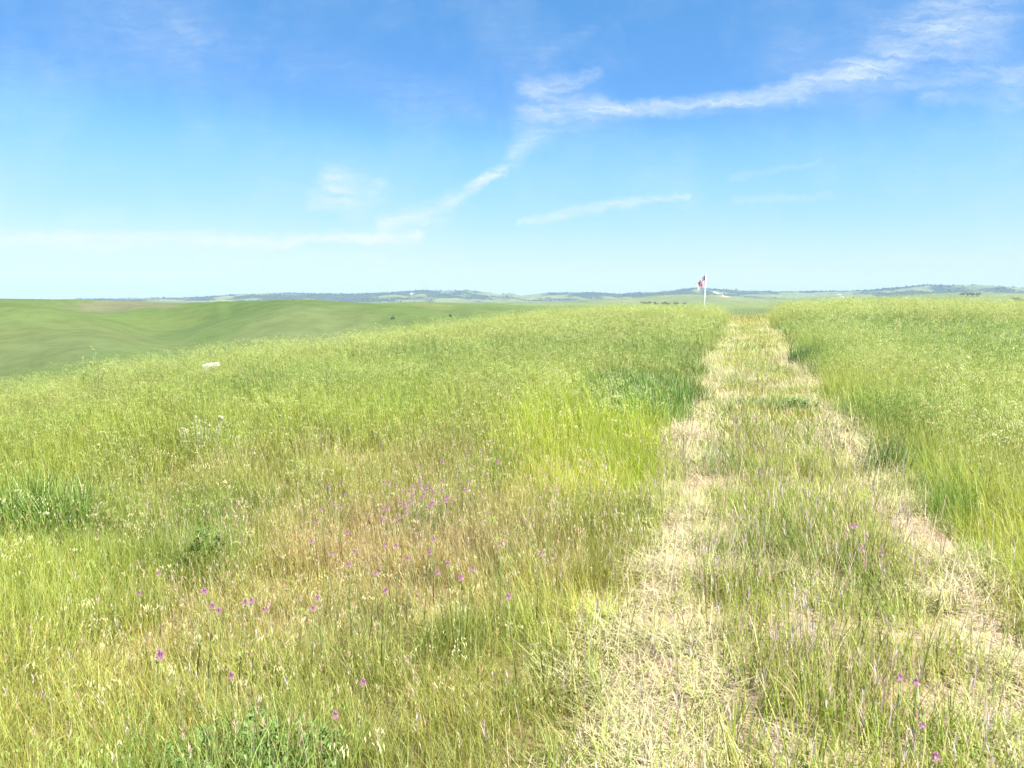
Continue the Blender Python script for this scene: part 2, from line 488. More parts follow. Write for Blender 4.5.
def ca(c, a=1.0): return (c[0], c[1], c[2], a)


STRAW = (0.50, 0.44, 0.25)


def proto_green(n, spread, hmin, hmax, w, dry=0.09):
    b = Bld()
    for i in range(n):
        r = spread * math.sqrt(random.random()); t = U(0, 6.283)
        h = U(hmin, hmax) * (1.0 - 0.25 * random.random())
        if random.random() < dry:
            c = (U(.36, .48), U(.34, .43), U(.10, .16)); c0 = c1 = ca(c, 0.0)
        else:
            k = cvar(); c0 = ca((k[0] * 1.05, k[1] * .95, k[2]), 1); c1 = ca((k[0] * 1.05, k[1] * 1.02, k[2]), 1)
        b.blade((r * math.cos(t), r * math.sin(t), -0.02), U(0, 6.283), h, abs(random.gauss(0, .28)), U(0.1, 1.3), w * U(.6, 1.5), c0, c1)
    return b


def oat_head(b, p, az, L, cs, n, sz):
    """a loose drooping panicle: spikelets hung from the bent stalk tip"""
    th = U(0.3, 0.8); p = np.array(p, float)
    for i in range(n):
        th += U(.05, .16)
        q = p + np.array([math.cos(az) * math.sin(th), math.sin(az) * math.sin(th), math.cos(th)]) * L / n
        a2 = U(0, 6.283); o = np.array([math.cos(a2), math.sin(a2), 0]) * U(0.003, 0.03)
        b.leaf(q + o, (math.cos(az) * .5 + U(-.5, .5), math.sin(az) * .5 + U(-.5, .5), -U(.2, 1.2)), sz * U(.8, 1.3), sz * U(.14, .22), ca([v * U(.85, 1.15) for v in cs], 0.0), fold=.2)
        p = q
    return p


def proto_oat(n, ns, spread, hmin, hmax, w, sz=0.02, nsp=11):
    b = proto_green(n, spread, hmin * .6, hmax * .8, w, 0.09)
    for i in range(ns):
        r = spread * math.sqrt(random.random()); t = U(0, 6.283); az = U(-1.2, 1.2) + 3.6
        pale = random.random()
        k = cvar(.9, 1.3, .08); c0 = ca(k, 1); c1 = ca((k[0] * 1.15, k[1] * 1.1, k[2] * 1.2), 1)
        tip = b.blade((r * math.cos(t), r * math.sin(t), -.02), az, U(hmin, hmax), U(0, .15), U(.1, .5), w * .6, c0, c1, 4, 0.5)
        cs = (0.47, 0.45, 0.22) if pale < .22 else (0.30, 0.355, 0.09)
        oat_head(b, tip, az, U(.09, .2), cs, nsp, sz)
    return b


def proto_brome(n, ns, spread, hmin, hmax, w):
    b = proto_green(n, spread, hmin * .6, hmax * .85, w, .16)
    for i in range(ns):
        r = spread * math.sqrt(random.random()); t = U(0, 6.283); az = U(0, 6.283)
        c = (U(.33, .42), U(.24, .30), U(.15, .2)) if random.random() < .35 else (U(.48, .56), U(.38, .43), U(.33, .38)) if random.random() < .35 else (U(.42, .52), U(.37, .44), U(.19, .26))
        tip = b.blade((r * math.cos(t), r * math.sin(t), -.02), az, U(hmin, hmax), U(0, .2), U(.1, .6), w * .6, ca(c, .0), ca(c, .0), 3, .6)
        for j in range(9):
            a2 = U(0, 6.283); b.leaf(tip + np.array([0, 0, -.005 * j]), (math.cos(a2) * .35, math.sin(a2) * .35, U(.5, 1)), U(.016, .03), U(.0025, .0045), ca([v * U(.9, 1.25) for v in c], 0))
    return b


def proto_straw(n, spread, lmin, lmax, w, hmax=0.05, upright=0.1):
    b = Bld()
    for i in range(n):
        r = spread * math.sqrt(random.random()); t = U(0, 6.283)
        az = random.gauss(1.35, 0.9) + (math.pi if random.random() < .5 else 0)
        k = U(.75, 1.25); c = (.425 * k, .36 * k * U(.94, 1.06), .245 * k * U(.8, 1.15))
        if random.random() < .22: c = (.32 * k, .36 * k, .11 * k)
        lean = U(1.15, 1.6) if random.random() > upright else U(.3, 1.15)
        b.blade((r * math.cos(t), r * math.sin(t), U(0.0, hmax)), az, U(lmin, lmax), lean, U(-.25, .4), w * U(.6, 1.5), ca(c, 0.6), ca(c, 0.6), 3, .4)
    return b


def proto_sprout(n, spread, hmin, hmax, w):
    b = Bld()
    for i in range(n):
        r = spread * math.sqrt(random.random()); t = U(0, 6.283)
        if random.random() < .3:
            k = U(.8, 1.2); c0 = c1 = ca((.46 * k, .41 * k, .18 * k), 0)
        else:
            k = cvar(.75, 1.3); c0 = c1 = ca(k, 1)
        b.blade((r * math.cos(t), r * math.sin(t), -.01), U(0, 6.283), U(hmin, hmax), U(0, .7), U(.1, 1.1), w * U(.7, 1.4), c0, c1)
    return b


def make_protos(pref, makers, mat):
    c = bpy.data.collections.new(pref)
    for i, f in enumerate(makers):
        b = f(); nm = '%s_%02d' % (pref, i)
        c.objects.link(bpy.data.objects.new(nm, b.mesh(nm, mat)))
    return c


def instancer(name, protos, pts, rot, scl, idx, tint, mat):
    n = len(pts)
    me = bpy.data.meshes.new(name); me.vertices.add(n); me.vertices.foreach_set('co', np.asarray(pts, np.float32).ravel())
    for an, ty, key, arr in (('rot', 'FLOAT_VECTOR', 'vector', rot), ('scl', 'FLOAT_VECTOR', 'vector', scl), ('pick', 'INT', 'value', idx), ('tint', 'FLOAT_COLOR', 'color', tint)):
        at = me.attributes.new(an, ty, 'POINT'); at.data.foreach_set(key, np.asarray(arr, np.int32 if ty == 'INT' else np.float32).ravel())
    me.materials.append(mat)
    o = link(bpy.data.objects.new(name, me))
    g = bpy.data.node_groups.new(name + '_scatter', 'GeometryNodeTree')
    g.interface.new_socket('Geometry', in_out='INPUT', socket_type='NodeSocketGeometry'); g.interface.new_socket('Geometry', in_out='OUTPUT', socket_type='NodeSocketGeometry')
    N, L = g.nodes, g.links
    gi, go = N.new('NodeGroupInput'), N.new('NodeGroupOutput')
    ci = N.new('GeometryNodeCollectionInfo'); ci.inputs['Collection'].default_value = protos
    ci.inputs['Separate Children'].default_value = True; ci.inputs['Reset Children'].default_value = True
    ip = N.new('GeometryNodeInstanceOnPoints'); ip.inputs['Pick Instance'].default_value = True
    def na(nm, ty):
        q = N.new('GeometryNodeInputNamedAttribute'); q.data_type = ty; q.inputs['Name'].default_value = nm
        return [s for s in q.outputs if s.enabled and s.name == 'Attribute'][0]
    L.new(gi.outputs[0], ip.inputs['Points']); L.new(ci.outputs[0], ip.inputs['Instance'])
    L.new(na('pick', 'INT'), ip.inputs['Instance Index'])
    e2r = N.new('FunctionNodeEulerToRotation'); L.new(na('rot', 'FLOAT_VECTOR'), e2r.inputs[0]); L.new(e2r.outputs[0], ip.inputs['Rotation'])
    L.new(na('scl', 'FLOAT_VECTOR'), ip.inputs['Scale'])
    L.new(ip.outputs[0], go.inputs[0])
    md = o.modifiers.new('scatter', 'NODES'); md.node_group = g
    return tag(o, kind='stuff')


# tuft kinds: index ranges inside the collection
GR = []
for lod, (n, sp, w) in enumerate(((72, .14, .0030), (64, .23, .0058), (64, .38, .012))):
    for v in range(4): GR.append(lambda n=n, sp=sp, w=w: proto_green(n, sp, .22, .46, w))
    for v in range(4): GR.append(lambda n=n, sp=sp, w=w, l=lod: proto_oat(int(n * (.5, .55, .6)[l]), (5, 16, 26)[l], sp, (.36, .26, .22)[l], .60, w * (1, .85, .8)[l], (U(.018, .026), .021, .028)[l], (9, 9, 9)[l]))
    for v in range(3): GR.append(lambda n=n, sp=sp, w=w, l=lod: proto_brome(int(n * .7), (4, 6, 8)[l], sp, .22, .40, w))
P_FIELD = make_protos('field_tuft', GR, M_GRASS)
PER = 11
ST = []
for n, sp, w in ((92, .16, .0025), (84, .26, .0046), (90, .4, .0085)):
    for v in range(4): ST.append(lambda n=n, sp=sp, w=w: proto_straw(n, sp, .05, .22, w))
P_STRAW = make_protos('straw_tuft', ST, M_STRAW)
SP = []
for n, sp, w in ((38, .12, .004), (40, .2, .0075), (46, .32, .014)):
    for v in range(3): SP.append(lambda n=n, sp=sp, w=w: proto_sprout(n, sp, .05, .2, w))
    for v in range(2): SP.append(lambda n=n, sp=sp, w=w: proto_brome(int(n * .8), 2, sp, .1, .24, w))
P_TRACK = make_protos('track_tuft', SP, M_GRASS)


# ----------------------------------------------------------------------------- where the grass grows
def blob(x, y, px, py, rx, ry, seed=101, h=0.3, k=0.7):
    """soft patch round the spot under a pixel, rx and ry in metres"""
    x0, y0 = hit(px, py, h, 60)
    d = np.hypot((x - x0) / rx, (y - y0) / ry) + k * (fbm(x, y, max(rx, ry) * 0.5, 3, seed) - 0.5)
    return 1 - sstep(0.6, 1.1, d)


def wedge(n_per_m2, r0, r1, amax=R(50)):
    area = amax * (r1 * r1 - r0 * r0)
    n = int(area * n_per_m2)
    r = np.sqrt(RS.uniform(r0 * r0, r1 * r1, n)); a = RS.uniform(-amax, amax, n)
    return r * np.sin(a), r * np.cos(a)


def mixc(c0, c1, t):
    return c0 * (1 - t[:, None]) + np.atleast_2d(np.asarray(c1)) * t[:, None]


LODS = ((105, 0.9, 8.0), (42, 8.0, 20.0), (15, 20.0, 66.0))


SLAB = hit(211, 361.5, 0.36, 60)


def field():
    P, ROT, SC, IX, TI = [], [], [], [], []
    for lod, (den, r0, r1) in enumerate(LODS):
        x, y = wedge(den, r0, r1)
        u = track(x, y)
        r = np.hypot(x, y)
        keep = np.abs(u) > 1.0 + RS.uniform(-.05, .12, len(x))
        keep |= y > 52
        thin = fbm(x, y, 0.8, 3, 111)
        keep &= RS.uniform(0, 1, len(x)) < 0.55 + 0.9 * thin
        x, y, u, r = x[keep], y[keep], u[keep], r[keep]; n = len(x)
        z = land(x, y)
        n1 = fbm(x, y, 5.5, 3, 112); n2 = fbm(x, y, 1.2, 3, 113); n3 = fbm(x, y, 2.6, 3, 114)
        right = sstep(1, 1.5, u)
        # dry, reddish areas of the foreground
        red = np.zeros(n)
        for (px, py, rx, ry, a) in ((330, 590, 1.5, 1.6, .8), (440, 500, 1.7, 2.0, .9), (230, 610, .7, .6, 1), (520, 560, 1.0, 1.2, .7), (300, 470, 2.2, 2.2, .5), (560, 660, .8, .9, .7), (140, 650, 1.2, 1.0, .5), (560, 700, .5, .8, .6)):
            red = np.maximum(red, a * blob(x, y, px, py, rx, ry, 121))
        red = np.clip(red * (0.45 + 1.1 * n2), 0, 1)
        green = np.zeros(n)
        for (px, py, rx, ry, a) in ((40, 500, .5, .7, .5), (650, 385, .9, 2.6, 1), (610, 345, 3, 5, .5), (685, 350, 1.5, 6, .65), (405, 335, 2.4, 5, .9), (500, 348, 4, 4, .7), (440, 365, 2, 2, .5), (320, 372, 2, 2, .5), (640, 325, 4, 8, .35), (210, 525, .3, .3, .4), (905, 328, 4.5, 8, .95), (965, 340, 3.5, 6, .95), (1000, 358, 2.2, 4, .8), (860, 345, 2, 4, .5),
                                    (885, 452, .4, 1.2, .9), (930, 400, 1, 1.5, .5), (810, 352, .8, 2.4, .8), (250, 735, .5, .35, .6), (690, 325, 5, 4, .5), (560, 312, 4, 6, .5), (850, 420, .5, 1.5, .5)):
            green = np.maximum(green, a * blob(x, y, px, py, rx, ry, 122))
        lush = np.zeros(n)
        for (px, py, rx, ry, a) in ((600, 440, 1.0, 5, .9), (590, 520, .6, 1.2, .8), (650, 420, .5, 3, .9), (1000, 500, 1.3, 2, .6)):
            lush = np.maximum(lush, a * blob(x, y, px, py, rx, ry, 123))
        # tints
        c = mixc(np.tile(np.array([0.235, 0.29, 0.042]), (n, 1)), (0.20, 0.272, 0.042), sstep(.35, .65, n1))
        c = mixc(c, (0.28, 0.285, 0.08), .5 * sstep(.52, .7, n3))
        c = mixc(c, (0.225, 0.265, 0.075), sstep(9, 30, r) * .75)
        c = mixc(c, (0.29, 0.365, 0.03), lush * .85)
        c = mixc(c, (0.28, 0.25, 0.075), red * .65)
        pk = np.maximum(blob(x, y, 425, 497, 1.0, 1.1, 124), .6 * blob(x, y, 400, 560, .8, .7, 125)); c = mixc(c, (.30, .205, .125), pk * (.12 + .5 * n2))
        c = mixc(c, (0.105, 0.195, 0.048), green * .9)
        c = c * (1 + .2 * right[:, None]) * (1 + .09 * (1 - sstep(4, 9, r)))[:, None] * RS.uniform(.82, 1.18, (n, 1)) * (1 + RS.uniform(-.07, .07, (n, 3)))
        c = mixc(c, (.27, .285, .08), .65 * right * (1 - green))
        pn = fbm(x, y, .55, 2, 117); pm = fbm(x, y, 1.6, 3, 118)
        c = c * (1 + .55 * (pn - .5) + .6 * (pm - .5))[:, None]
        c = mixc(c, c * np.array([.78, .88, .8]), sstep(.54, .7, fbm(x, y, 1.1, 3, 119)))
        # kinds
        q = RS.uniform(0, 1, n)
        p_b = np.clip(.06 + .55 * red, 0, .8); p_o = np.clip((.34, .5, .62)[lod] * (0.4 + 1.2 * fbm(x, y, 2.0, 2, 115)) * (1 - .9 * green) + (.5, .3, .25)[lod] * right * (1 - green), 0, .85) * (1 - .5 * red)
        kind = np.where(q < p_b, 2, np.where(q < p_b + p_o, 1, 0))
        v = RS.randint(0, 12, n)
        idx = lod * PER + np.where(kind == 0, v % 4, np.where(kind == 1, 4 + v % 4, 8 + v % 3))
        # size
        s = (0.60 + 0.36 * n2 + .28 * pn) * (1 - .25 * red) * (1 + .4 * green + .2 * lush)
        s *= 1 + .16 * right * sstep(7, 14, r) + .12 * sstep(22, 40, r)
        s *= 1 - .45 * (1 - sstep(1.0, 1.3, np.abs(u)))
        q_ = SLAB[0] / SLAB[1]; s *= 1 - .22 * (np.abs(x - q_ * y) < .36) * (y > SLAB[1] - 2.2) * (y < SLAB[1] + .25)
        s *= RS.uniform(.8, 1.2, n)
        sxy = np.maximum(.8, np.minimum(1.3, s))
        rot = np.stack([RS.uniform(-.12, .12, n), RS.uniform(-.12, .12, n), RS.uniform(0, 6.283, n)], -1)
        # the laid-over look of the wind: tufts with oat heads keep their heading
        rot[kind == 1, 2] = RS.normal(0, .8, (kind == 1).sum())
        P.append(np.stack([x, y, z], -1)); ROT.append(rot); SC.append(np.stack([sxy, sxy, s], -1)); IX.append(idx)
        TI.append(np.concatenate([c, np.ones((n, 1))], -1))
    instancer('field_grass', P_FIELD, *(np.concatenate(v) for v in (P, ROT, SC, IX, TI)), M_GRASS)


def straw_and_sprouts():
    A = [[] for _ in range(5)]; B = [[] for _ in range(5)]
    for lod, (den, r0, r1) in enumerate(((75, 0.9, 8.0), (30, 8.0, 20.0), (13, 20.0, 52.0))):
        x, y = wedge(den, r0, r1); u = track(x, y); ok = (np.abs(u) < 1.12) & (y < 50)
        x, y, u = x[ok], y[ok], u[ok]; e = np.abs(u); r = np.hypot(x, y); far = sstep(8, 14, r)
        rut = np.exp(-((e - .74 - .14 * (fbm(x, y, .9, 2, 138) - .5)) / (.22 - .05 * far)) ** 2)
        nb = fbm(x, y, .9, 3, 131); far = sstep(8, 14, r)
        bare = np.zeros(len(x))
        for (px, py, rx, ry, a) in ((625, 600, .28, .7, .8), (640, 690, .3, .5, .9), (695, 440, .5, 1.2, .7), (765, 385, .8, 1.2, .6), (920, 545, .35, .5, .8), (815, 640, .2, .5, .9), (930, 720, .35, .35, .8), (700, 720, .3, .3, .7)):
            bare = np.maximum(bare, a * blob(x, y, px, py, rx, ry, 132, 0.0))
        pr = np.clip((.07 + .85 * rut + .06 * far) * (0.2 + 1.5 * nb) * (1 - .55 * bare), 0, 1)
        k = RS.uniform(0, 1, len(x)) < pr
        X, Y = x[k], y[k]; n = len(X); z = land(X, Y) + .02
        t = np.tile(np.array([1.0, 1.0, 1.0]), (n, 1)) * RS.uniform(.8, 1.15, (n, 1)) * (1 - .22 * far[k][:, None]) * (.75 + .5 * fbm(X, Y, 1.1, 3, 139))[:, None]
        gm = np.clip(sstep(.4, .62, fbm(X, Y, .7, 3, 133)) * (.4 + .5 * far[k]) + .25 * far[k], 0, 1)
        t = mixc(t, (.66, .92, .45), gm)
        s = RS.uniform(.75, 1.2, n)
        for arr, v in zip(A, (np.stack([X, Y, z], -1), np.stack([RS.uniform(-.08, .08, n), RS.uniform(-.08, .08, n), RS.normal(-.25, .35, n)], -1), np.stack([s, s, s * RS.uniform(.7, 1.6, n)], -1), lod * 4 + RS.randint(0, 4, n), np.concatenate([t, np.ones((n, 1))], -1))): arr.append(v)
        # green between the ruts
        x2, y2 = wedge(den * 1.1, r0, r1); u2 = track(x2, y2); ok = (np.abs(u2) < 1.08) & (y2 < 50)
        x, y, u = x2[ok], y2[ok], u2[ok]; e = np.abs(u); r = np.hypot(x, y); far = sstep(7, 14, r)
        rut = np.exp(-((e - .75 - .14 * (fbm(x, y, .9, 2, 138) - .5)) / (.20 - .03 * far)) ** 2)
        nb = fbm(x, y, .8, 3, 134)
        bare = np.zeros(len(x))
        for (px, py, rx, ry, a) in ((625, 600, .28, .9, .9), (640, 690, .3, .5, .9), (695, 440, .5, 1.2, .9), (765, 385, .8, 1.2, .9), (920, 545, .35, .5, .9), (815, 620, .14, .6, 1), (930, 720, .35, .35, .8), (700, 720, .3, .3, .6), (780, 560, .12, .6, .7)):
            bare = np.maximum(bare, a * blob(x, y, px, py, rx, ry, 132, 0.0))
        gr = np.zeros(len(x))
        for (px, py, rx, ry, a) in ((760, 402, .7, .6, 1), (800, 403, .3, .5, 1), (715, 455, .3, .8, .8), (735, 345, 1, 3, .9), (752, 330, .8, 4, .8), (770, 365, .5, 2, .7), (730, 375, .5, 2, .6), (780, 430, .5, 1.2, .5), (745, 540, .3, .8, .5), (820, 560, .3, .8, .5), (720, 415, .5, .8, .6)):
            gr = np.maximum(gr, a * blob(x, y, px, py, rx, ry, 135, 0.1))
        pr = np.clip((1.5 * (1 - .93 * rut) - .12 * far) * (.4 + 1.1 * nb) * (1 - .85 * bare) + .9 * gr, 0, 1)
        k = RS.uniform(0, 1, len(x)) < pr
        X, Y, e, r, gr, far = x[k], y[k], e[k], r[k], gr[k], far[k]; n = len(X); z = land(X, Y) + .015
        n2 = fbm(X, Y, .5, 3, 136)
        c = mixc(np.tile(np.array([.255, .32, .048]), (n, 1)), (.30, .28, .10), .4 * sstep(.4, .65, n2))
        c = mixc(c, (.12, .21, .05), gr * .85)
        c = c * RS.uniform(.8, 1.2, (n, 1))
        s = (1.55 - .6 * far + 1.1 * sstep(34, 44, Y)) * (.6 + .8 * n2) * RS.uniform(.75, 1.25, n) * (1 - .35 * np.exp(-((e - .77) / .2) ** 2))
        v5 = RS.randint(0, 5, n)
        for arr, v in zip(B, (np.stack([X, Y, z], -1), np.stack([RS.uniform(-.15, .15, n), RS.uniform(-.15, .15, n), RS.uniform(0, 6.283, n)], -1), np.stack([np.clip(s, .8, 1.2), np.clip(s, .8, 1.2), s], -1), lod * 5 + v5, np.concatenate([c, np.ones((n, 1))], -1))): arr.append(v)
    instancer('dry_straw', P_STRAW, *(np.concatenate(v) for v in A), M_STRAW)
    instancer('track_grass', P_TRACK, *(np.concatenate(v) for v in B), M_GRASS)


path_mesh()
field()
straw_and_sprouts()


# ----------------------------------------------------------------------------- the flagpole
def flagpole():
    d = ray(703.6, 307); yb = 45.0
    x = d[0] / d[1] * yb; z = ground_at(x, yb)
    o = empty('flagpole', (x, yb, z))
    tag(o, 'thin white flagpole with a small striped flag rising behind the grass crest', 'flagpole')
    top_row = 274.0
    H = EYE - z + yb / ray(706, top_row)[1] * ray(706, top_row)[2] - 0.0
    lean = (ray(706.2, top_row)[0] / ray(706.2, top_row)[1] - d[0] / d[1]) * yb
    b = Bld(); b.tube([(0, 0, -.3), (lean * .5, 0, H * .5), (lean, 0, H)], .026, .021, (1, 1, 1, 1), 12)
    pole = b.build('pole', solid_mat('white_pole_paint', (.8, .8, .78), .4, 0, .05), o, True)
    bm = bmesh.new(); bmesh.ops.create_uvsphere(bm, u_segments=12, v_segments=8, radius=.035)
    me = bpy.data.meshes.new('finial'); bm.to_mesh(me); bm.free()
    me.materials.append(solid_mat('dull_finial', (.6, .55, .4), .35, .6, .1))
    f = link(bpy.data.objects.new('finial', me), o); f.location = (lean, 0, H + .03)
    # the cloth: hoist on the pole, fly end blown to the left and drooping in folds
    nu, nv = 40, 26; W, Hh = .95, .50
    vs, cs, fs = [], [], []
    for j in range(nv):
        for i in range(nu):
            s = i / (nu - 1); t = j / (nv - 1)
            sag = s * s * .30 + .28 * s
            xx = lean * (1 - .06) - .03 - s * W * .46 * (1 - .12 * t)
            zz = H - .06 - t * Hh * (1 - .25 * s) - sag * .9
            yy = .05 * math.sin(s * 9 + t * 1.5) * s + .02 * math.sin(s * 17 - t * 2.0) * s
            vs.append((xx, yy, zz))
            stripe = int(t * 13 * .9999)
            c = (.55, .06, .09) if stripe % 2 == 0 else (.82, .80, .78)
            if s < .40 and t < 7 / 13:
                c = (.06, .08, .24)
                gi, gj = s / .40 * 11, t / (7 / 13) * 9
                if int(gi) % 2 == 1 and int(gj) % 2 == 1: c = (.6, .6, .62)
            cs.append((*c, 1))
    for j in range(nv - 1):
        for i in range(nu - 1): fs.append((j * nu + i, j * nu + i + 1, (j + 1) * nu + i + 1, (j + 1) * nu + i))
    b = Bld(); b.add(vs, fs, cs); fl = b.build('flag', leafy_mat('flag_cloth', .45, .6, .02, False), o, True)
    sm = fl.modifiers.new('hem', 'SOLIDIFY'); sm.thickness = .004


flagpole()


# ----------------------------------------------------------------------------- the pale slab at the left shoulder of the hill
def slab():
    x, y = SLAB
    z = ground_at(x, y)
    bm = bmesh.new()
    def chunk(c, s, rot):
        r = bmesh.ops.create_cube(bm, size=1.0)
        bmesh.ops.bevel(bm, geom=[e for e in bm.edges if all(v in r['verts'] for v in e.verts)], offset=.12, segments=2, affect='EDGES')
        bm.verts.ensure_lookup_table()
        return r
    b = bmesh.new()
    pts_top = [(-.30, -.10, .36), (-.20, -.16, .33), (-.02, -.14, .40), (.24, -.12, .43), (.30, .0, .42), (.22, .14, .42), (-.05, .16, .40), (-.27, .10, .37)]
    top = [b.verts.new(p) for p in pts_top]
    low = [b.verts.new((p[0] * 1.02, p[1] * 1.05, (.0 if p[0] < -.03 else (.34 if p[0] < .23 else .30)))) for p in pts_top]
    b.faces.new(top); b.faces.new(low[::-1])
    for i in range(8): b.faces.new((low[i], low[(i + 1) % 8], top[(i + 1) % 8], top[i]))
    bmesh.ops.bevel(b, geom=list(b.edges), offset=.018, segments=2, affect='EDGES')
    bmesh.ops.triangulate(b, faces=[f for f in b.faces if len(f.verts) > 4])
    bmesh.ops.subdivide_edges(b, edges=list(b.edges), cuts=2, use_grid_fill=True)
    for v in b.verts:
        k = v.co * 9
        v.co += Vector((math.sin(k.y * 2.1 + k.z), math.sin(k.x * 1.7 + k.z * 2), math.sin(k.x * 1.3 + k.y * 2.3))) * .006
    me = bpy.data.meshes.new('pale_slab'); b.normal_update(); b.to_mesh(me); b.free(); bm.free()
    me.materials.append(solid_mat('weathered_white', (.50, .50, .47), .8, 0, .12, 14))
    o = link(bpy.data.objects.new('pale_slab', me)); o.location = (x, y, z - .03); o.rotation_euler = (0, 0, .1); o.scale = (.68, .5, .88)
    tag(o, 'low white slab lying in the tall grass at the left edge of the hilltop', 'slab')


slab()


# ----------------------------------------------------------------------------- flowers
def make_flower():
    o = empty('purple_flower', (0, 0, 0))
    b = Bld(); b.tube([(0, 0, -.03), (.004, .002, .16), (-.003, .004, .335)], .0022, .0016, (.16, .20, .06, 1), 5)
    for i in range(7):
        a = U(0, 6.283); z = U(.05, .28); b.leaf((0, 0, z), (math.cos(a), math.sin(a), .7), U(.03, .055), .004, (.13, .18, .06, 1))
    b.build('stem', M_PLANT, o)
    b = Bld()
    for i in range(58):
        t = i / 58; a = i * 2.4; rad = .013 * math.sin(math.pi * (.28 + .64 * t)) + .001; z = .328 + .024 * t
        k = U(.8, 1.25)
        c = (.50 * k, .24 * k, .38 * k) if random.random() < .7 else (.56, .42, .50)
        b.leaf((math.cos(a) * rad * .4, math.sin(a) * rad * .4, z), (math.cos(a) * (1.1 - t), math.sin(a) * (1.1 - t), .35 + t), U(.007, .012), U(.004, .006), (*c, 1), fold=.25)
    b.build('flower_head', M_PLANT, o)
    return o


FL = {
    ('purple clover flower in the dense flower patch left of the mown track', 'flowers in the dense purple patch'):
        [(389, 482), (417, 493), (418, 499), (431, 490), (437, 480), (442, 497), (460, 490), (465, 481), (457, 472), (391, 507), (395, 521), (389, 518), (382, 510), (404, 504), (422, 502), (401, 514), (424, 465), (448, 484), (412, 486), (427, 499), (436, 502), (411, 508), (452, 476), (441, 488), (425, 486), (398, 499), (463, 486), (414, 503)],
    ('purple clover flower scattered in the grass behind the dense flower patch', 'flowers behind the dense purple patch'):
        [(470, 454), (476, 467), (489, 471), (494, 441), (447, 462), (462, 462), (480, 452), (500, 462)],
    ('purple clover flower scattered in the grass left of the dense flower patch', 'flowers left of the dense purple patch'):
        [(333, 484), (339, 502), (341, 506), (306, 539), (324, 510), (348, 530), (316, 520)],
    ('purple clover flower scattered in the reddish grass in front of the dense flower patch', 'flowers in front of the dense purple patch'):
        [(325, 553), (357, 553), (405, 558), (396, 545), (390, 545), (445, 570), (452, 563), (460, 576), (465, 568), (424, 554), (433, 540), (320, 595), (516, 598), (537, 552), (500, 545), (369, 573), (380, 588), (350, 566)],
    ('purple clover flower standing alone in the green grass of the lower left foreground', 'flowers in the lower left foreground'):
        [(158, 574), (194, 591), (144, 594), (275, 608), (250, 602), (217, 612), (308, 606), (222, 678), (355, 681), (333, 713), (205, 606), (237, 598)],
    ('purple clover flower growing in the low grass of the mown track', 'flowers growing in the mown track'):
        [(854, 526), (872, 549), (901, 682), (913, 678), (923, 724), (951, 754), (843, 533), (876, 553), (846, 524)],
}
PATCH = list(FL.values())[0]
for _ in range(36): PATCH.append((random.gauss(425, 24), random.gauss(494, 11)))
flower0 = make_flower(); used = False
for (lab, grp), pts in FL.items():
    for (px, py) in pts:
        f = flower0 if not used else copy_tree(flower0); used = True
        s = U(.8, 1.05) if 'dense flower patch left' not in lab else U(.75, 1.05)
        hh = .46 if 'mown' not in lab else .30
        x, y = hit(px, py, hh, 60)
        f.location = (x, y, ground_at(x, y) + hh - .345 * s); f.scale = (s * U(.85, 1.2), s * U(.85, 1.2), s); f.rotation_euler = (U(-.12, .12), U(-.12, .12), U(0, 6.28))
        tag(f, lab, 'flower', grp)
f = copy_tree(flower0); x, y = hit(134, 656, .46, 60)
f.location = (x, y, ground_at(x, y) + .46 - .345 * 1.35); f.scale = (1.35, 1.35, 1.35); f.rotation_euler = (0.1, .15, 1)
del f['group']; tag(f, 'largest purple clover flower, tilted, in the lower left foreground grass', 'flower')


# ----------------------------------------------------------------------------- weeds
def leafy_weed(name, px, py, label, cat, R_, H, nst, col, leaf=.035, h=.1):
    """a bushy broadleaf weed: branching stems with pointed lobed leaves"""
    x, y = hit(px, py, h, 60)
    o = empty(name, (x, y, ground_at(x, y))); tag(o, label, cat)
    st, lv = Bld(), Bld()
    for i in range(nst):
        a = U(0, 6.283); r = R_ * math.sqrt(random.random()); hh = H * U(.55, 1.0) * (1 - .4 * (r / R_) ** 2)
        p0 = Vector((r * .6 * math.cos(a), r * .6 * math.sin(a), -.02)); p2 = Vector((r * math.cos(a), r * math.sin(a), hh)); p1 = (p0 + p2) / 2 + Vector((U(-.02, .02), U(-.02, .02), 0))
        st.tube([p0, p1, p2], .0028, .0015, (col[0] * 1.3, col[1] * 1.2, col[2] * 1.1, 1), 4)
        for k in range(int(9 + hh * 26)):
            t = U(.25, 1.0); q = p0.lerp(p2, t); a2 = U(0, 6.283); m = U(.7, 1.35)
            d = Vector((math.cos(a2), math.sin(a2), U(-.1, .9))); L_ = leaf * U(.6, 1.3)
            lv.leaf(q, d, L_, L_ * .5, (col[0] * m, col[1] * m, col[2] * m, 1), fold=U(-.1, .25))
            e = q + d.normalized() * L_ * .5
            for sgn in (-1, 1):
                d2 = Vector((math.cos(a2 + sgn * .9), math.sin(a2 + sgn * .9), d.z)); lv.leaf(e, d2, L_ * .55, L_ * .25, (col[0] * m, col[1] * m, col[2] * m, 1))
    st.build('stem', M_PLANT, o); lv.build('foliage', M_PLANT, o)
    return o


def grass_clump(name, px, py, label, R_, H, n, col, w=.007, h=.2):
    x, y = hit(px, py, h, 60)
    o = None; b = Bld()
    for i in range(n):
        a = U(0, 6.283); r = R_ * math.sqrt(random.random()); k = U(.75, 1.3)
        c = (col[0] * k, col[1] * k, col[2] * k * U(.85, 1.15), 1)
        b.blade((r * math.cos(a), r * math.sin(a), -.03), U(0, 6.283), H * U(.55, 1.05), U(0, .25), U(.1, .9), w * U(.7, 1.4), c, c, 4)
    o = b.build(name, M_PLANT); o.location = (x, y, ground_at(x, y)); tag(o, label, 'grass clump')
    return o


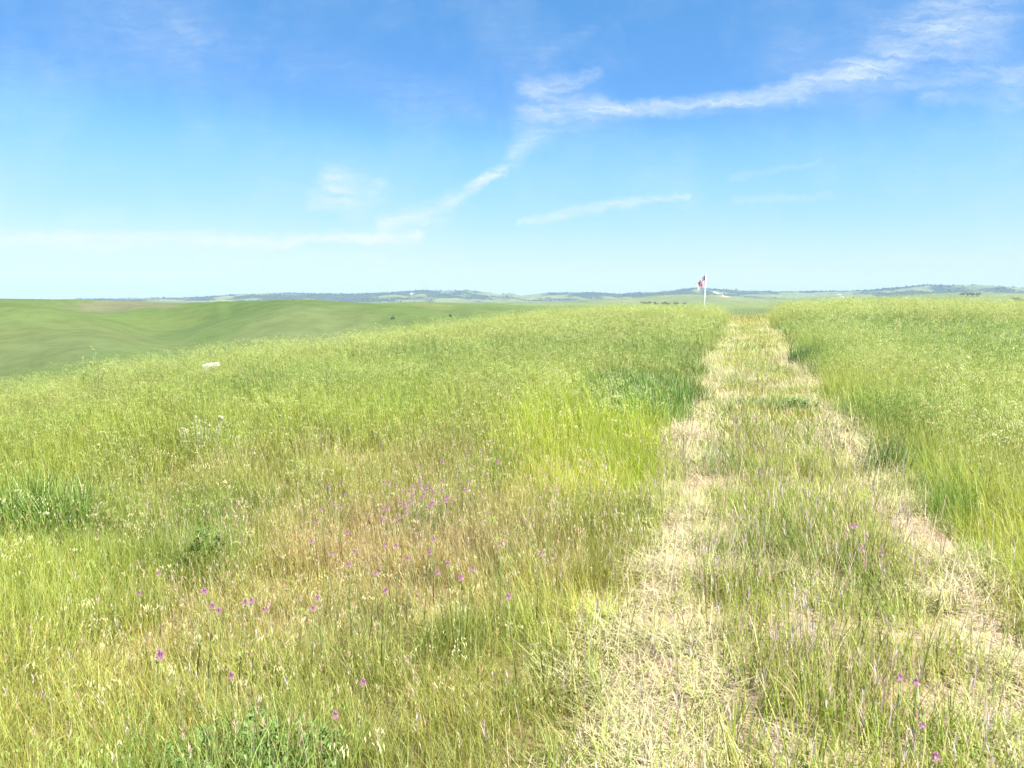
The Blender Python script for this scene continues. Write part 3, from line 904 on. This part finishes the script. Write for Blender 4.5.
GRN = (.105, .175, .04); BLU = (.135, .21, .036); OLV = (.12, .155, .05)
leafy_weed('leafy_weed', 232, 735, 'low leafy green weed spreading at the bottom left of the foreground', 'weed', .28, .26, 60, (.125, .205, .05), .024, .2)
leafy_weed('leafy_weed', 305, 722, 'small leafy green weed right of the spreading bottom-left weed', 'weed', .16, .27, 26, (.125, .205, .05), .023, .2)
leafy_weed('leafy_weed', 204, 527, 'small rounded dark green weed in the grass left of the flower patch', 'weed', .15, .42, 24, GRN, .035, .3)
leafy_weed('leafy_weed', 705, 462, 'small grey-green weed in the left rut of the mown track', 'weed', .22, .16, 22, (.16, .20, .12), .035, .05)
leafy_weed('leafy_weed', 800, 404, 'rounded bright green weed in the middle of the mown track', 'weed', .26, .24, 26, (.13, .23, .06), .05, .1)
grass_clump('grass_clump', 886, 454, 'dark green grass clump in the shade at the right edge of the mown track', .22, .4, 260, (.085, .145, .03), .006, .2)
grass_clump('grass_clump', 809, 351, 'dark green grass clump on the right edge of the track, farther off', .42, .55, 420, (.09, .155, .035), .012, .3)
grass_clump('grass_clump', 14, 506, 'blue-green clump of broad grass at the left edge of the photo', .30, .66, 420, BLU, .009, .3)
grass_clump('grass_clump', 56, 508, 'blue-green clump of broad grass right of the clump at the left photo edge', .24, .6, 300, BLU, .009, .3)
grass_clump('grass_clump', 655, 392, 'dense dark green grass clump on the left edge of the mown track', .5, .62, 700, (.105, .185, .035), .012, .3)
grass_clump('grass_clump', 757, 404, 'low dark green grass clump lying across the middle of the mown track', .42, .16, 330, (.13, .22, .05), .012, .06)


def mustard():
    d = ray(92, 372); x, y = d[0] / d[1] * 13.2, 13.2
    z = ground_at(x, y); o = empty('mustard_plant', (x, y, z)); tag(o, 'tall thin yellow-flowered weed standing above the grass at far left', 'plant')
    st, fl = Bld(), Bld()
    for i in range(9):
        px, H = U(-.22, .3), U(.75, 1.0)
        if i == 0: px, H = .08, 1.12
        p = [Vector((px * .4, U(-.1, .1), 0)), Vector((px * .8, U(-.1, .1), H * .55)), Vector((px, U(-.1, .1), H))]
        st.tube(p, .005, .0025, (.17, .22, .07, 1), 5)
        for k in range(5):
            q = p[1].lerp(p[2], U(.2, .9)); a = U(0, 6.283); e = q + Vector((math.cos(a) * .09, math.sin(a) * .09, U(.05, .12)))
            st.tube([q, e], .0025, .0015, (.17, .22, .07, 1), 4)
            for m in range(4): fl.leaf(e, (U(-1, 1), U(-1, 1), U(-.2, 1)), .018, .014, (.40, .42, .11, 1))
        for m in range(9): fl.leaf(p[2] + Vector((U(-.02, .02), U(-.02, .02), U(-.04, .02))), (U(-1, 1), U(-1, 1), U(-.2, 1)), .02, .015, (.40, .42, .11, 1))
    st.build('stem', M_PLANT, o); fl.build('flower_head', M_PLANT, o)


mustard()


def thistle(px, py, label):
    x, y = hit(px, py, .25, 60); o = empty('dry_thistle', (x, y, ground_at(x, y))); tag(o, label, 'dry weed')
    st, hd = Bld(), Bld()
    for i in range(16):
        a = U(0, 6.283); r = .28 * math.sqrt(random.random()); H = U(.3, .5)
        p = [Vector((r * .5 * math.cos(a), r * .5 * math.sin(a), 0)), Vector((r * .8 * math.cos(a), r * .8 * math.sin(a), H * .6)), Vector((r * math.cos(a), r * math.sin(a), H))]
        st.tube(p, .0025, .0015, (.40, .39, .30, 1), 4)
        for m in range(10): hd.leaf(p[2], (U(-1, 1), U(-1, 1), U(-.1, 1)), .03, .008, (.50, .47, .42, 1))
    st.build('stem', M_PLANT, o); hd.build('seed_head', M_PLANT, o)


thistle(200, 440, 'pale grey dried weed standing in the grass below the white slab')


# ----------------------------------------------------------------------------- far trees and shrubs
M_BARK = solid_mat('bark', (.16, .12, .09), .9)
M_CROWN = leafy_mat('oak_leaves', .2, .6, .03, False)


def far_tree(name, px, row, w, h, label, cat, group, h0=0.0):
    x, y = hit(px, row, 0.0, 9000, 90)
    o = empty(name, (x, y, ground_at(x, y)), U(0, 6.28)); tag(o, label, cat, group)
    b = Bld(); b.tube([(0, 0, -.5), (U(-.1, .1) * w, 0, h * .3), (U(-.15, .15) * w, U(-.1, .1) * w, h * .7)], w * .04, w * .02, (1, 1, 1, 1), 7)
    for k in range(4):
        a = U(0, 6.283); b.tube([(0, 0, h * .28), (math.cos(a) * w * .2, math.sin(a) * w * .2, h * .55), (math.cos(a) * w * .32, math.sin(a) * w * .32, h * .7)], w * .022, w * .008, (1, 1, 1, 1), 5)
    b.build('trunk', M_BARK, o)
    b = Bld(); cl = [(U(-.33, .33) * w, U(-.33, .33) * w, U(.42, .82) * h, U(.13, .24)) for _ in range(11)]
    for (cx, cy, cz, cr) in cl:
        for k in range(46):
            d = Vector((random.gauss(0, 1), random.gauss(0, 1), random.gauss(0, 1))).normalized() * cr * random.random() ** .4
            m = U(.7, 1.35); L_ = U(.05, .09) * w
            b.leaf((cx + d.x * w, cy + d.y * w, cz + d.z * h * .9), (U(-1, 1), U(-1, 1), U(-.6, .8)), L_, L_ * .7, (.045 * m, .07 * m, .03 * m, 1), up=(U(-1, 1), U(-1, 1), 1))
    b.build('crown', M_CROWN, o)


GT = 'oaks on the far plain left of the flagpole'
for (px, row, w, h) in ((643, 304.9, 8, 5), (648, 305.2, 10, 6), (656, 305.5, 9, 5), (664, 305.5, 9, 5.5), (668, 305.7, 7, 5), (676, 305.5, 9, 5), (684, 305.2, 6, 4)):
    far_tree('oak_tree', px, row, w, h, 'small dark oak on the far plain left of the flagpole', 'tree', GT)
GT2 = 'oaks on the far green slope at right'
for (px, row, w, h) in ((962, 296.6, 18, 11), (967, 296.7, 22, 12), (972, 296.8, 20, 12), (977, 296.6, 22, 11), (1016, 304.5, 14, 9), (1021, 304.8, 14, 9)):
    far_tree('oak_tree', px, row, w, h, 'dark oak on the far green slope at the right edge of the photo', 'tree', GT2)

def hill_shrub(px, row, w, h, lab):
    x, y = hit(px, row, 0.0, 9000, 90); b = Bld()
    for k in range(260):
        d = Vector((random.gauss(0, 1), random.gauss(0, 1), abs(random.gauss(0, 1)))).normalized() * random.random() ** .4; m = U(.7, 1.4)
        b.leaf((d.x * w / 2, d.y * w / 2, d.z * h - .05), (U(-1, 1), U(-1, 1), U(-.5, 1)), w * .14, w * .09, (.04 * m, .06 * m, .03 * m, 1), up=(U(-1, 1), U(-1, 1), 1))
    o = b.build('hill_shrub', M_CROWN); o.location = (x, y, ground_at(x, y)); tag(o, lab, 'shrub')


for a in ((393, 319, 1.7, 1.3, 'tiny dark shrub alone on the near hill, left one of two'), (450, 317, 1.9, 1.3, 'tiny dark shrub alone on the near hill, right one of two')):
    hill_shrub(*a)


def distant_woods():
    """thousands of far oaks on the ridges, read as one dark mass"""
    rs, az, wood, V = FARINFO
    ii, jj = np.nonzero((wood > .55) & (np.abs(az)[None, :] < R(38)) & (rs[:, None] > 2600) & (rs[:, None] < 7600))
    w = (np.array(rs)[ii] ** 1.0); pick = RS.choice(len(ii), min(5000, len(ii)), replace=False, p=w / w.sum())
    base = bmesh.new(); bmesh.ops.create_icosphere(base, subdivisions=2, radius=1.0)
    bv = np.array([v.co[:] for v in base.verts]); bf = np.array([[v.index for v in f.verts] for f in base.faces]); base.free()
    n = len(pick); P = V[ii[pick], jj[pick]] + np.stack([RS.uniform(-12, 12, n), RS.uniform(-12, 12, n), np.zeros(n)], -1)
    P[:, 2] = land(P[:, 0], P[:, 1])
    s = RS.uniform(3.0, 6.5, n)
    vv = bv[None] * (1 + RS.uniform(-.28, .28, (n, len(bv), 1))) * np.stack([s, s, s * .75], -1)[:, None, :] + P[:, None, :] + np.stack([0 * s, 0 * s, s * .45], -1)[:, None, :]
    F_ = (bf[None] + (np.arange(n) * len(bv))[:, None, None]).reshape(-1, 3)
    k = RS.uniform(.7, 1.3, n); cc = np.repeat(np.stack([.04 * k, .06 * k, .035 * k, np.ones(n)], -1), len(bv), 0)
    me = mesh_np('distant_woods', vv.reshape(-1, 3), F_.ravel(), np.arange(len(F_)) * 3, np.full(len(F_), 3), cc); me.materials.append(M_CROWN)
    tag(link(bpy.data.objects.new('distant_woods', me)), kind='stuff')


distant_woods()


# ----------------------------------------------------------------------------- haze
HAZE_DENSITY = 7.5e-5
def haze():
    bm = bmesh.new(); bmesh.ops.create_cube(bm, size=1.0)
    me = bpy.data.meshes.new('haze'); bm.to_mesh(me); bm.free()
    m, N, L = new_mat('haze_air'); out = N.new('ShaderNodeOutputMaterial'); v = N.new('ShaderNodeVolumePrincipled')
    v.inputs['Density'].default_value = HAZE_DENSITY; v.inputs['Color'].default_value = (.33, .47, .66, 1); v.inputs['Anisotropy'].default_value = 0.0
    L.new(v.outputs[0], out.inputs['Volume']); me.materials.append(m)
    o = link(bpy.data.objects.new('haze', me)); z0, z1 = ZMIN - 1.5, ZMAX + 20
    o.scale = (17400, 17400, z1 - z0); o.location = (0, 0, (z0 + z1) / 2)
    tag(o, kind='stuff')


haze()

# ----------------------------------------------------------------------------- sun and sky
SUN_EL, SUN_AZ = R(58), R(128)          # azimuth clockwise from straight ahead
sd = Vector((math.sin(SUN_AZ) * math.cos(SUN_EL), math.cos(SUN_AZ) * math.cos(SUN_EL), math.sin(SUN_EL)))
L_ = bpy.data.lights.new('sun', 'SUN'); L_.energy = 5.0; L_.angle = R(.5); L_.color = (1, .96, .89)
so = link(bpy.data.objects.new('sun', L_)); so.rotation_euler = (-sd).to_track_quat('-Z', 'Y').to_euler(); so.location = (20, -10, 40)

W = bpy.data.worlds.new('World'); scene.world = W; W.use_nodes = True
N, L = W.node_tree.nodes, W.node_tree.links; N.clear()
wo = N.new('ShaderNodeOutputWorld'); bg = N.new('ShaderNodeBackground'); bg.inputs['Strength'].default_value = 0.05
sky = N.new('ShaderNodeTexSky'); sky.sky_type = 'NISHITA'; sky.sun_disc = False
sky.sun_elevation = SUN_EL; sky.sun_rotation = SUN_AZ; sky.altitude = 300; sky.air_density = 1.0; sky.dust_density = 0.15; sky.ozone_density = 1.6


def nd(t, **kw):
    q = N.new(t)
    for k, v in kw.items(): setattr(q, k, v)
    return q


def math_(op, a, b=None, clamp=False):
    q = nd('ShaderNodeMath', operation=op, use_clamp=clamp)
    for i, v in enumerate((a, b)):
        if v is None: continue
        if isinstance(v, (int, float)): q.inputs[i].default_value = v
        else: L.new(v, q.inputs[i])
    return q.outputs[0]


def vmath(op, a, b=None, out=0):
    q = nd('ShaderNodeVectorMath', operation=op)
    for i, v in enumerate((a, b)):
        if v is None: continue
        if isinstance(v, tuple): q.inputs[i].default_value = v
        else: L.new(v, q.inputs[i])
    return q.outputs[out]


hs = N.new('ShaderNodeHueSaturation'); hs.inputs['Saturation'].default_value = 1.25; L.new(sky.outputs[0], hs.inputs['Color'])
# the camera's colour response: each channel of the sky's light through a power curve
sr = N.new('ShaderNodeSeparateColor'); L.new(hs.outputs[0], sr.inputs[0]); cr = N.new('ShaderNodeCombineColor')
def response(sock, pts):
    fc = N.new('ShaderNodeFloatCurve'); cv = fc.mapping.curves[0]
    while len(cv.points) < len(pts): cv.points.new(.5, .5)
    for p_, (a_, b_) in zip(cv.points, pts): p_.location = (a_, b_); p_.handle_type = 'AUTO_CLAMPED'
    fc.mapping.update()
    d_ = N.new('ShaderNodeMath'); d_.operation = 'MULTIPLY'; d_.inputs[1].default_value = .1; L.new(sock, d_.inputs[0]); L.new(d_.outputs[0], fc.inputs['Value'])
    m_ = N.new('ShaderNodeMath'); m_.operation = 'MULTIPLY'; m_.inputs[1].default_value = 9.25; L.new(fc.outputs[0], m_.inputs[0])
    return m_.outputs[0]


L.new(response(sr.outputs[0], [(0, 0), (.09, .066), (.122, .08), (.209, .168), (.341, .25), (.64, .385), (1, .44)]), cr.inputs[0])
L.new(response(sr.outputs[1], [(0, 0), (.2, .192), (.272, .23), (.374, .35), (.548, .435), (.9, .53), (1, .54)]), cr.inputs[1])
pw = N.new('ShaderNodeMath'); pw.operation = 'POWER'; L.new(sr.outputs[2], pw.inputs[0]); pw.inputs[1].default_value = .8
ml = N.new('ShaderNodeMath'); ml.operation = 'MULTIPLY'; L.new(pw.outputs[0], ml.inputs[0]); ml.inputs[1].default_value = 1.27
L.new(ml.outputs[0], cr.inputs[2])
SKYC = cr.outputs[0]
tc = nd('ShaderNodeTexCoord'); sep = nd('ShaderNodeSeparateXYZ'); L.new(tc.outputs['Generated'], sep.inputs[0])
yy = math_('MAXIMUM', sep.outputs[1], 0.02)
cmb = nd('ShaderNodeCombineXYZ'); L.new(math_('DIVIDE', sep.outputs[0], yy), cmb.inputs[0]); L.new(math_('DIVIDE', sep.outputs[2], yy), cmb.inputs[1])
P0 = cmb.outputs[0]                       # direction on the sky: (east/north, up/north)


def wnoise(vec, scale, detail, rough=.55, dist=0.0):
    q = nd('ShaderNodeTexNoise'); q.inputs['Scale'].default_value = scale; q.inputs['Detail'].default_value = detail; q.inputs['Roughness'].default_value = rough
    q.inputs['Distortion'].default_value = dist; L.new(vec, q.inputs['Vector']); return q


wn = wnoise(P0, 9.0, 5)
off = vmath('SUBTRACT', wn.outputs['Color'], (.5, .5, .5)); sc = nd('ShaderNodeVectorMath', operation='SCALE'); L.new(off, sc.inputs[0]); sc.inputs['Scale'].default_value = 0.022
wn2 = wnoise(P0, 60.0, 5, .65); off2 = vmath('SUBTRACT', wn2.outputs['Color'], (.5, .5, .5)); sc2 = nd('ShaderNodeVectorMath', operation='SCALE'); L.new(off2, sc2.inputs[0]); sc2.inputs['Scale'].default_value = 0.018
PW = vmath('MULTIPLY', vmath('ADD', vmath('ADD', P0, sc.outputs[0]), sc2.outputs[0]), (1, 1, 0))


def sk(px, py):
    d = ray(px, py); return (float(d[0] / d[1]), float(d[2] / d[1]), 0.0)


def streak(p0, p1, w0, w1, amt):
    """a tapering wisp from one spot of the sky to another; widths in pixels of the photograph"""
    A, B = Vector(sk(*p0)), Vector(sk(*p1)); AB = B - A
    pa = vmath('SUBTRACT', PW, tuple(A))
    t = math_('MULTIPLY', vmath('DOT_PRODUCT', pa, tuple(AB), 1), 1.0 / AB.length_squared, True)
    q = nd('ShaderNodeVectorMath', operation='SCALE'); q.inputs[0].default_value = AB; L.new(t, q.inputs['Scale'])
    d = vmath('DISTANCE', pa, q.outputs[0], 1)
    w = math_('ADD', math_('MULTIPLY', t, 1.0 * (w1 - w0) / F), 1.0 * w0 / F)
    m = math_('SUBTRACT', 1.0, math_('DIVIDE', d, w), True)
    m = math_('MULTIPLY', m, math_('MULTIPLY', m, math_('SUBTRACT', 3.0, math_('MULTIPLY', m, 2.0))))
    return math_('MULTIPLY', m, amt)


STREAKS = [
    ((965, 15), (915, 45), 74, 54, .75), ((915, 45), (870, 68), 50, 28, .75), ((870, 68), (800, 92), 20, 20, .8), ((800, 95), (740, 103), 18, 13, .8), ((745, 102), (590, 110), 14, 12, .8),
    ((600, 108), (540, 112), 18, 34, .7), ((595, 74), (530, 92), 12, 18, .6), ((540, 120), (515, 158), 30, 16, .55), ((505, 168), (470, 190), 8, 11, 1.1), ((470, 190), (440, 212), 10, 20, .9), ((440, 213), (385, 224), 20, 14, 1.0),
    ((520, 224), (600, 209), 5, 9, .85), ((600, 209), (690, 194), 9, 4, .85), ((335, 185), (352, 197), 26, 30, .8), ((315, 203), (378, 192), 16, 16, .8),
    ((285, 238), (420, 236), 9, 11, 1.6), ((-40, 240), (300, 241), 20, 12, 1.3), ((200, 256), (380, 257), 11, 11, .5), ((735, 201), (835, 197), 7, 5, .3), ((735, 178), (820, 163), 7, 4, .25),
    ((880, 72), (1060, 76), 22, 20, .5), ((925, 92), (1040, 97), 16, 16, .35), ((178, 22), (200, 42), 16, 12, .15), ((545, 52), (590, 28), 14, 10, .12), ((70, 218), (120, 216), 14, 14, .3), ((300, 60), (430, 100), 50, 40, .12), ((860, 258), (1000, 262), 9, 9, .3), ((440, 95), (480, 120), 18, 14, .15),
]
acc = None
for s_ in STREAKS:
    m = streak(*s_); acc = m if acc is None else math_('MAXIMUM', acc, m)
mp = nd('ShaderNodeMapping'); mp.inputs['Rotation'].default_value = (0, 0, R(-22)); mp.inputs['Scale'].default_value = (9, 60, 1); L.new(PW, mp.inputs[0])
fib = wnoise(mp.outputs[0], 1.0, 7, .62, .6)
mr = nd('ShaderNodeMapRange'); mr.inputs[1].default_value = .28; mr.inputs[2].default_value = .68; mr.inputs[3].default_value = .12; mr.inputs[4].default_value = 1.2; L.new(fib.outputs['Fac'], mr.inputs[0])
mp2 = nd('ShaderNodeMapping'); mp2.inputs['Rotation'].default_value = (0, 0, R(-14)); mp2.inputs['Scale'].default_value = (26, 150, 1); L.new(PW, mp2.inputs[0])
fib2 = wnoise(mp2.outputs[0], 1.0, 5, .6, .8)
mr2 = nd('ShaderNodeMapRange'); mr2.inputs[1].default_value = .3; mr2.inputs[2].default_value = .7; mr2.inputs[3].default_value = .45; mr2.inputs[4].default_value = 1.15; L.new(fib2.outputs['Fac'], mr2.inputs[0])
veil = wnoise(P0, 5.5, 6, .6); mv = nd('ShaderNodeMapRange'); mv.inputs[1].default_value = .44; mv.inputs[2].default_value = .8; mv.inputs[3].default_value = 0; mv.inputs[4].default_value = .3; L.new(veil.outputs['Fac'], mv.inputs[0])
cl = math_('ADD', math_('MULTIPLY', math_('MULTIPLY', math_('MULTIPLY', acc, mr.outputs[0]), mr2.outputs[0]), .84), math_('MULTIPLY', mv.outputs[0], mr2.outputs[0]), True)
CLOUD = nd('ShaderNodeMix', data_type='RGBA'); L.new(cl, CLOUD.inputs[0]); L.new(SKYC, CLOUD.inputs[6]); CLOUD.inputs[7].default_value = (4.15, 4.7, 5.0, 1)
L.new(CLOUD.outputs[2], bg.inputs['Color'])
# the cirrus lies only in the northern sky; elsewhere the clear sky is used as it is
bg0 = N.new('ShaderNodeBackground'); bg0.inputs['Strength'].default_value = bg.inputs['Strength'].default_value; L.new(SKYC, bg0.inputs['Color'])
gate = math_('MULTIPLY', math_('GREATER_THAN', sep.outputs[1], .45), math_('MULTIPLY', math_('GREATER_THAN', sep.outputs[2], .02), math_('LESS_THAN', sep.outputs[2], .5)))
ms = N.new('ShaderNodeMixShader'); L.new(gate, ms.inputs[0]); L.new(bg0.outputs[0], ms.inputs[1]); L.new(bg.outputs[0], ms.inputs[2])
L.new(ms.outputs[0], wo.inputs['Surface'])

# ----------------------------------------------------------------------------- camera and render settings
cd = bpy.data.cameras.new('camera'); cam = link(bpy.data.objects.new('camera', cd))
cd.sensor_width = 36; cd.lens = F / 1024 * 36; cd.clip_start = .05; cd.clip_end = 40000
cam.location = (0, 0, EYE); cam.rotation_euler = (math.pi / 2 - PITCH, 0, 0)
scene.camera = cam
vs = scene.view_settings; vs.view_transform = 'Standard'; vs.look = 'None'; vs.exposure = 2.08; vs.gamma = 1
cy = scene.cycles; cy.max_bounces = 8; cy.diffuse_bounces = 4; cy.transmission_bounces = 4; cy.transparent_max_bounces = 6; cy.volume_bounces = 1; cy.use_denoising = True
cy.sample_clamp_indirect = 8
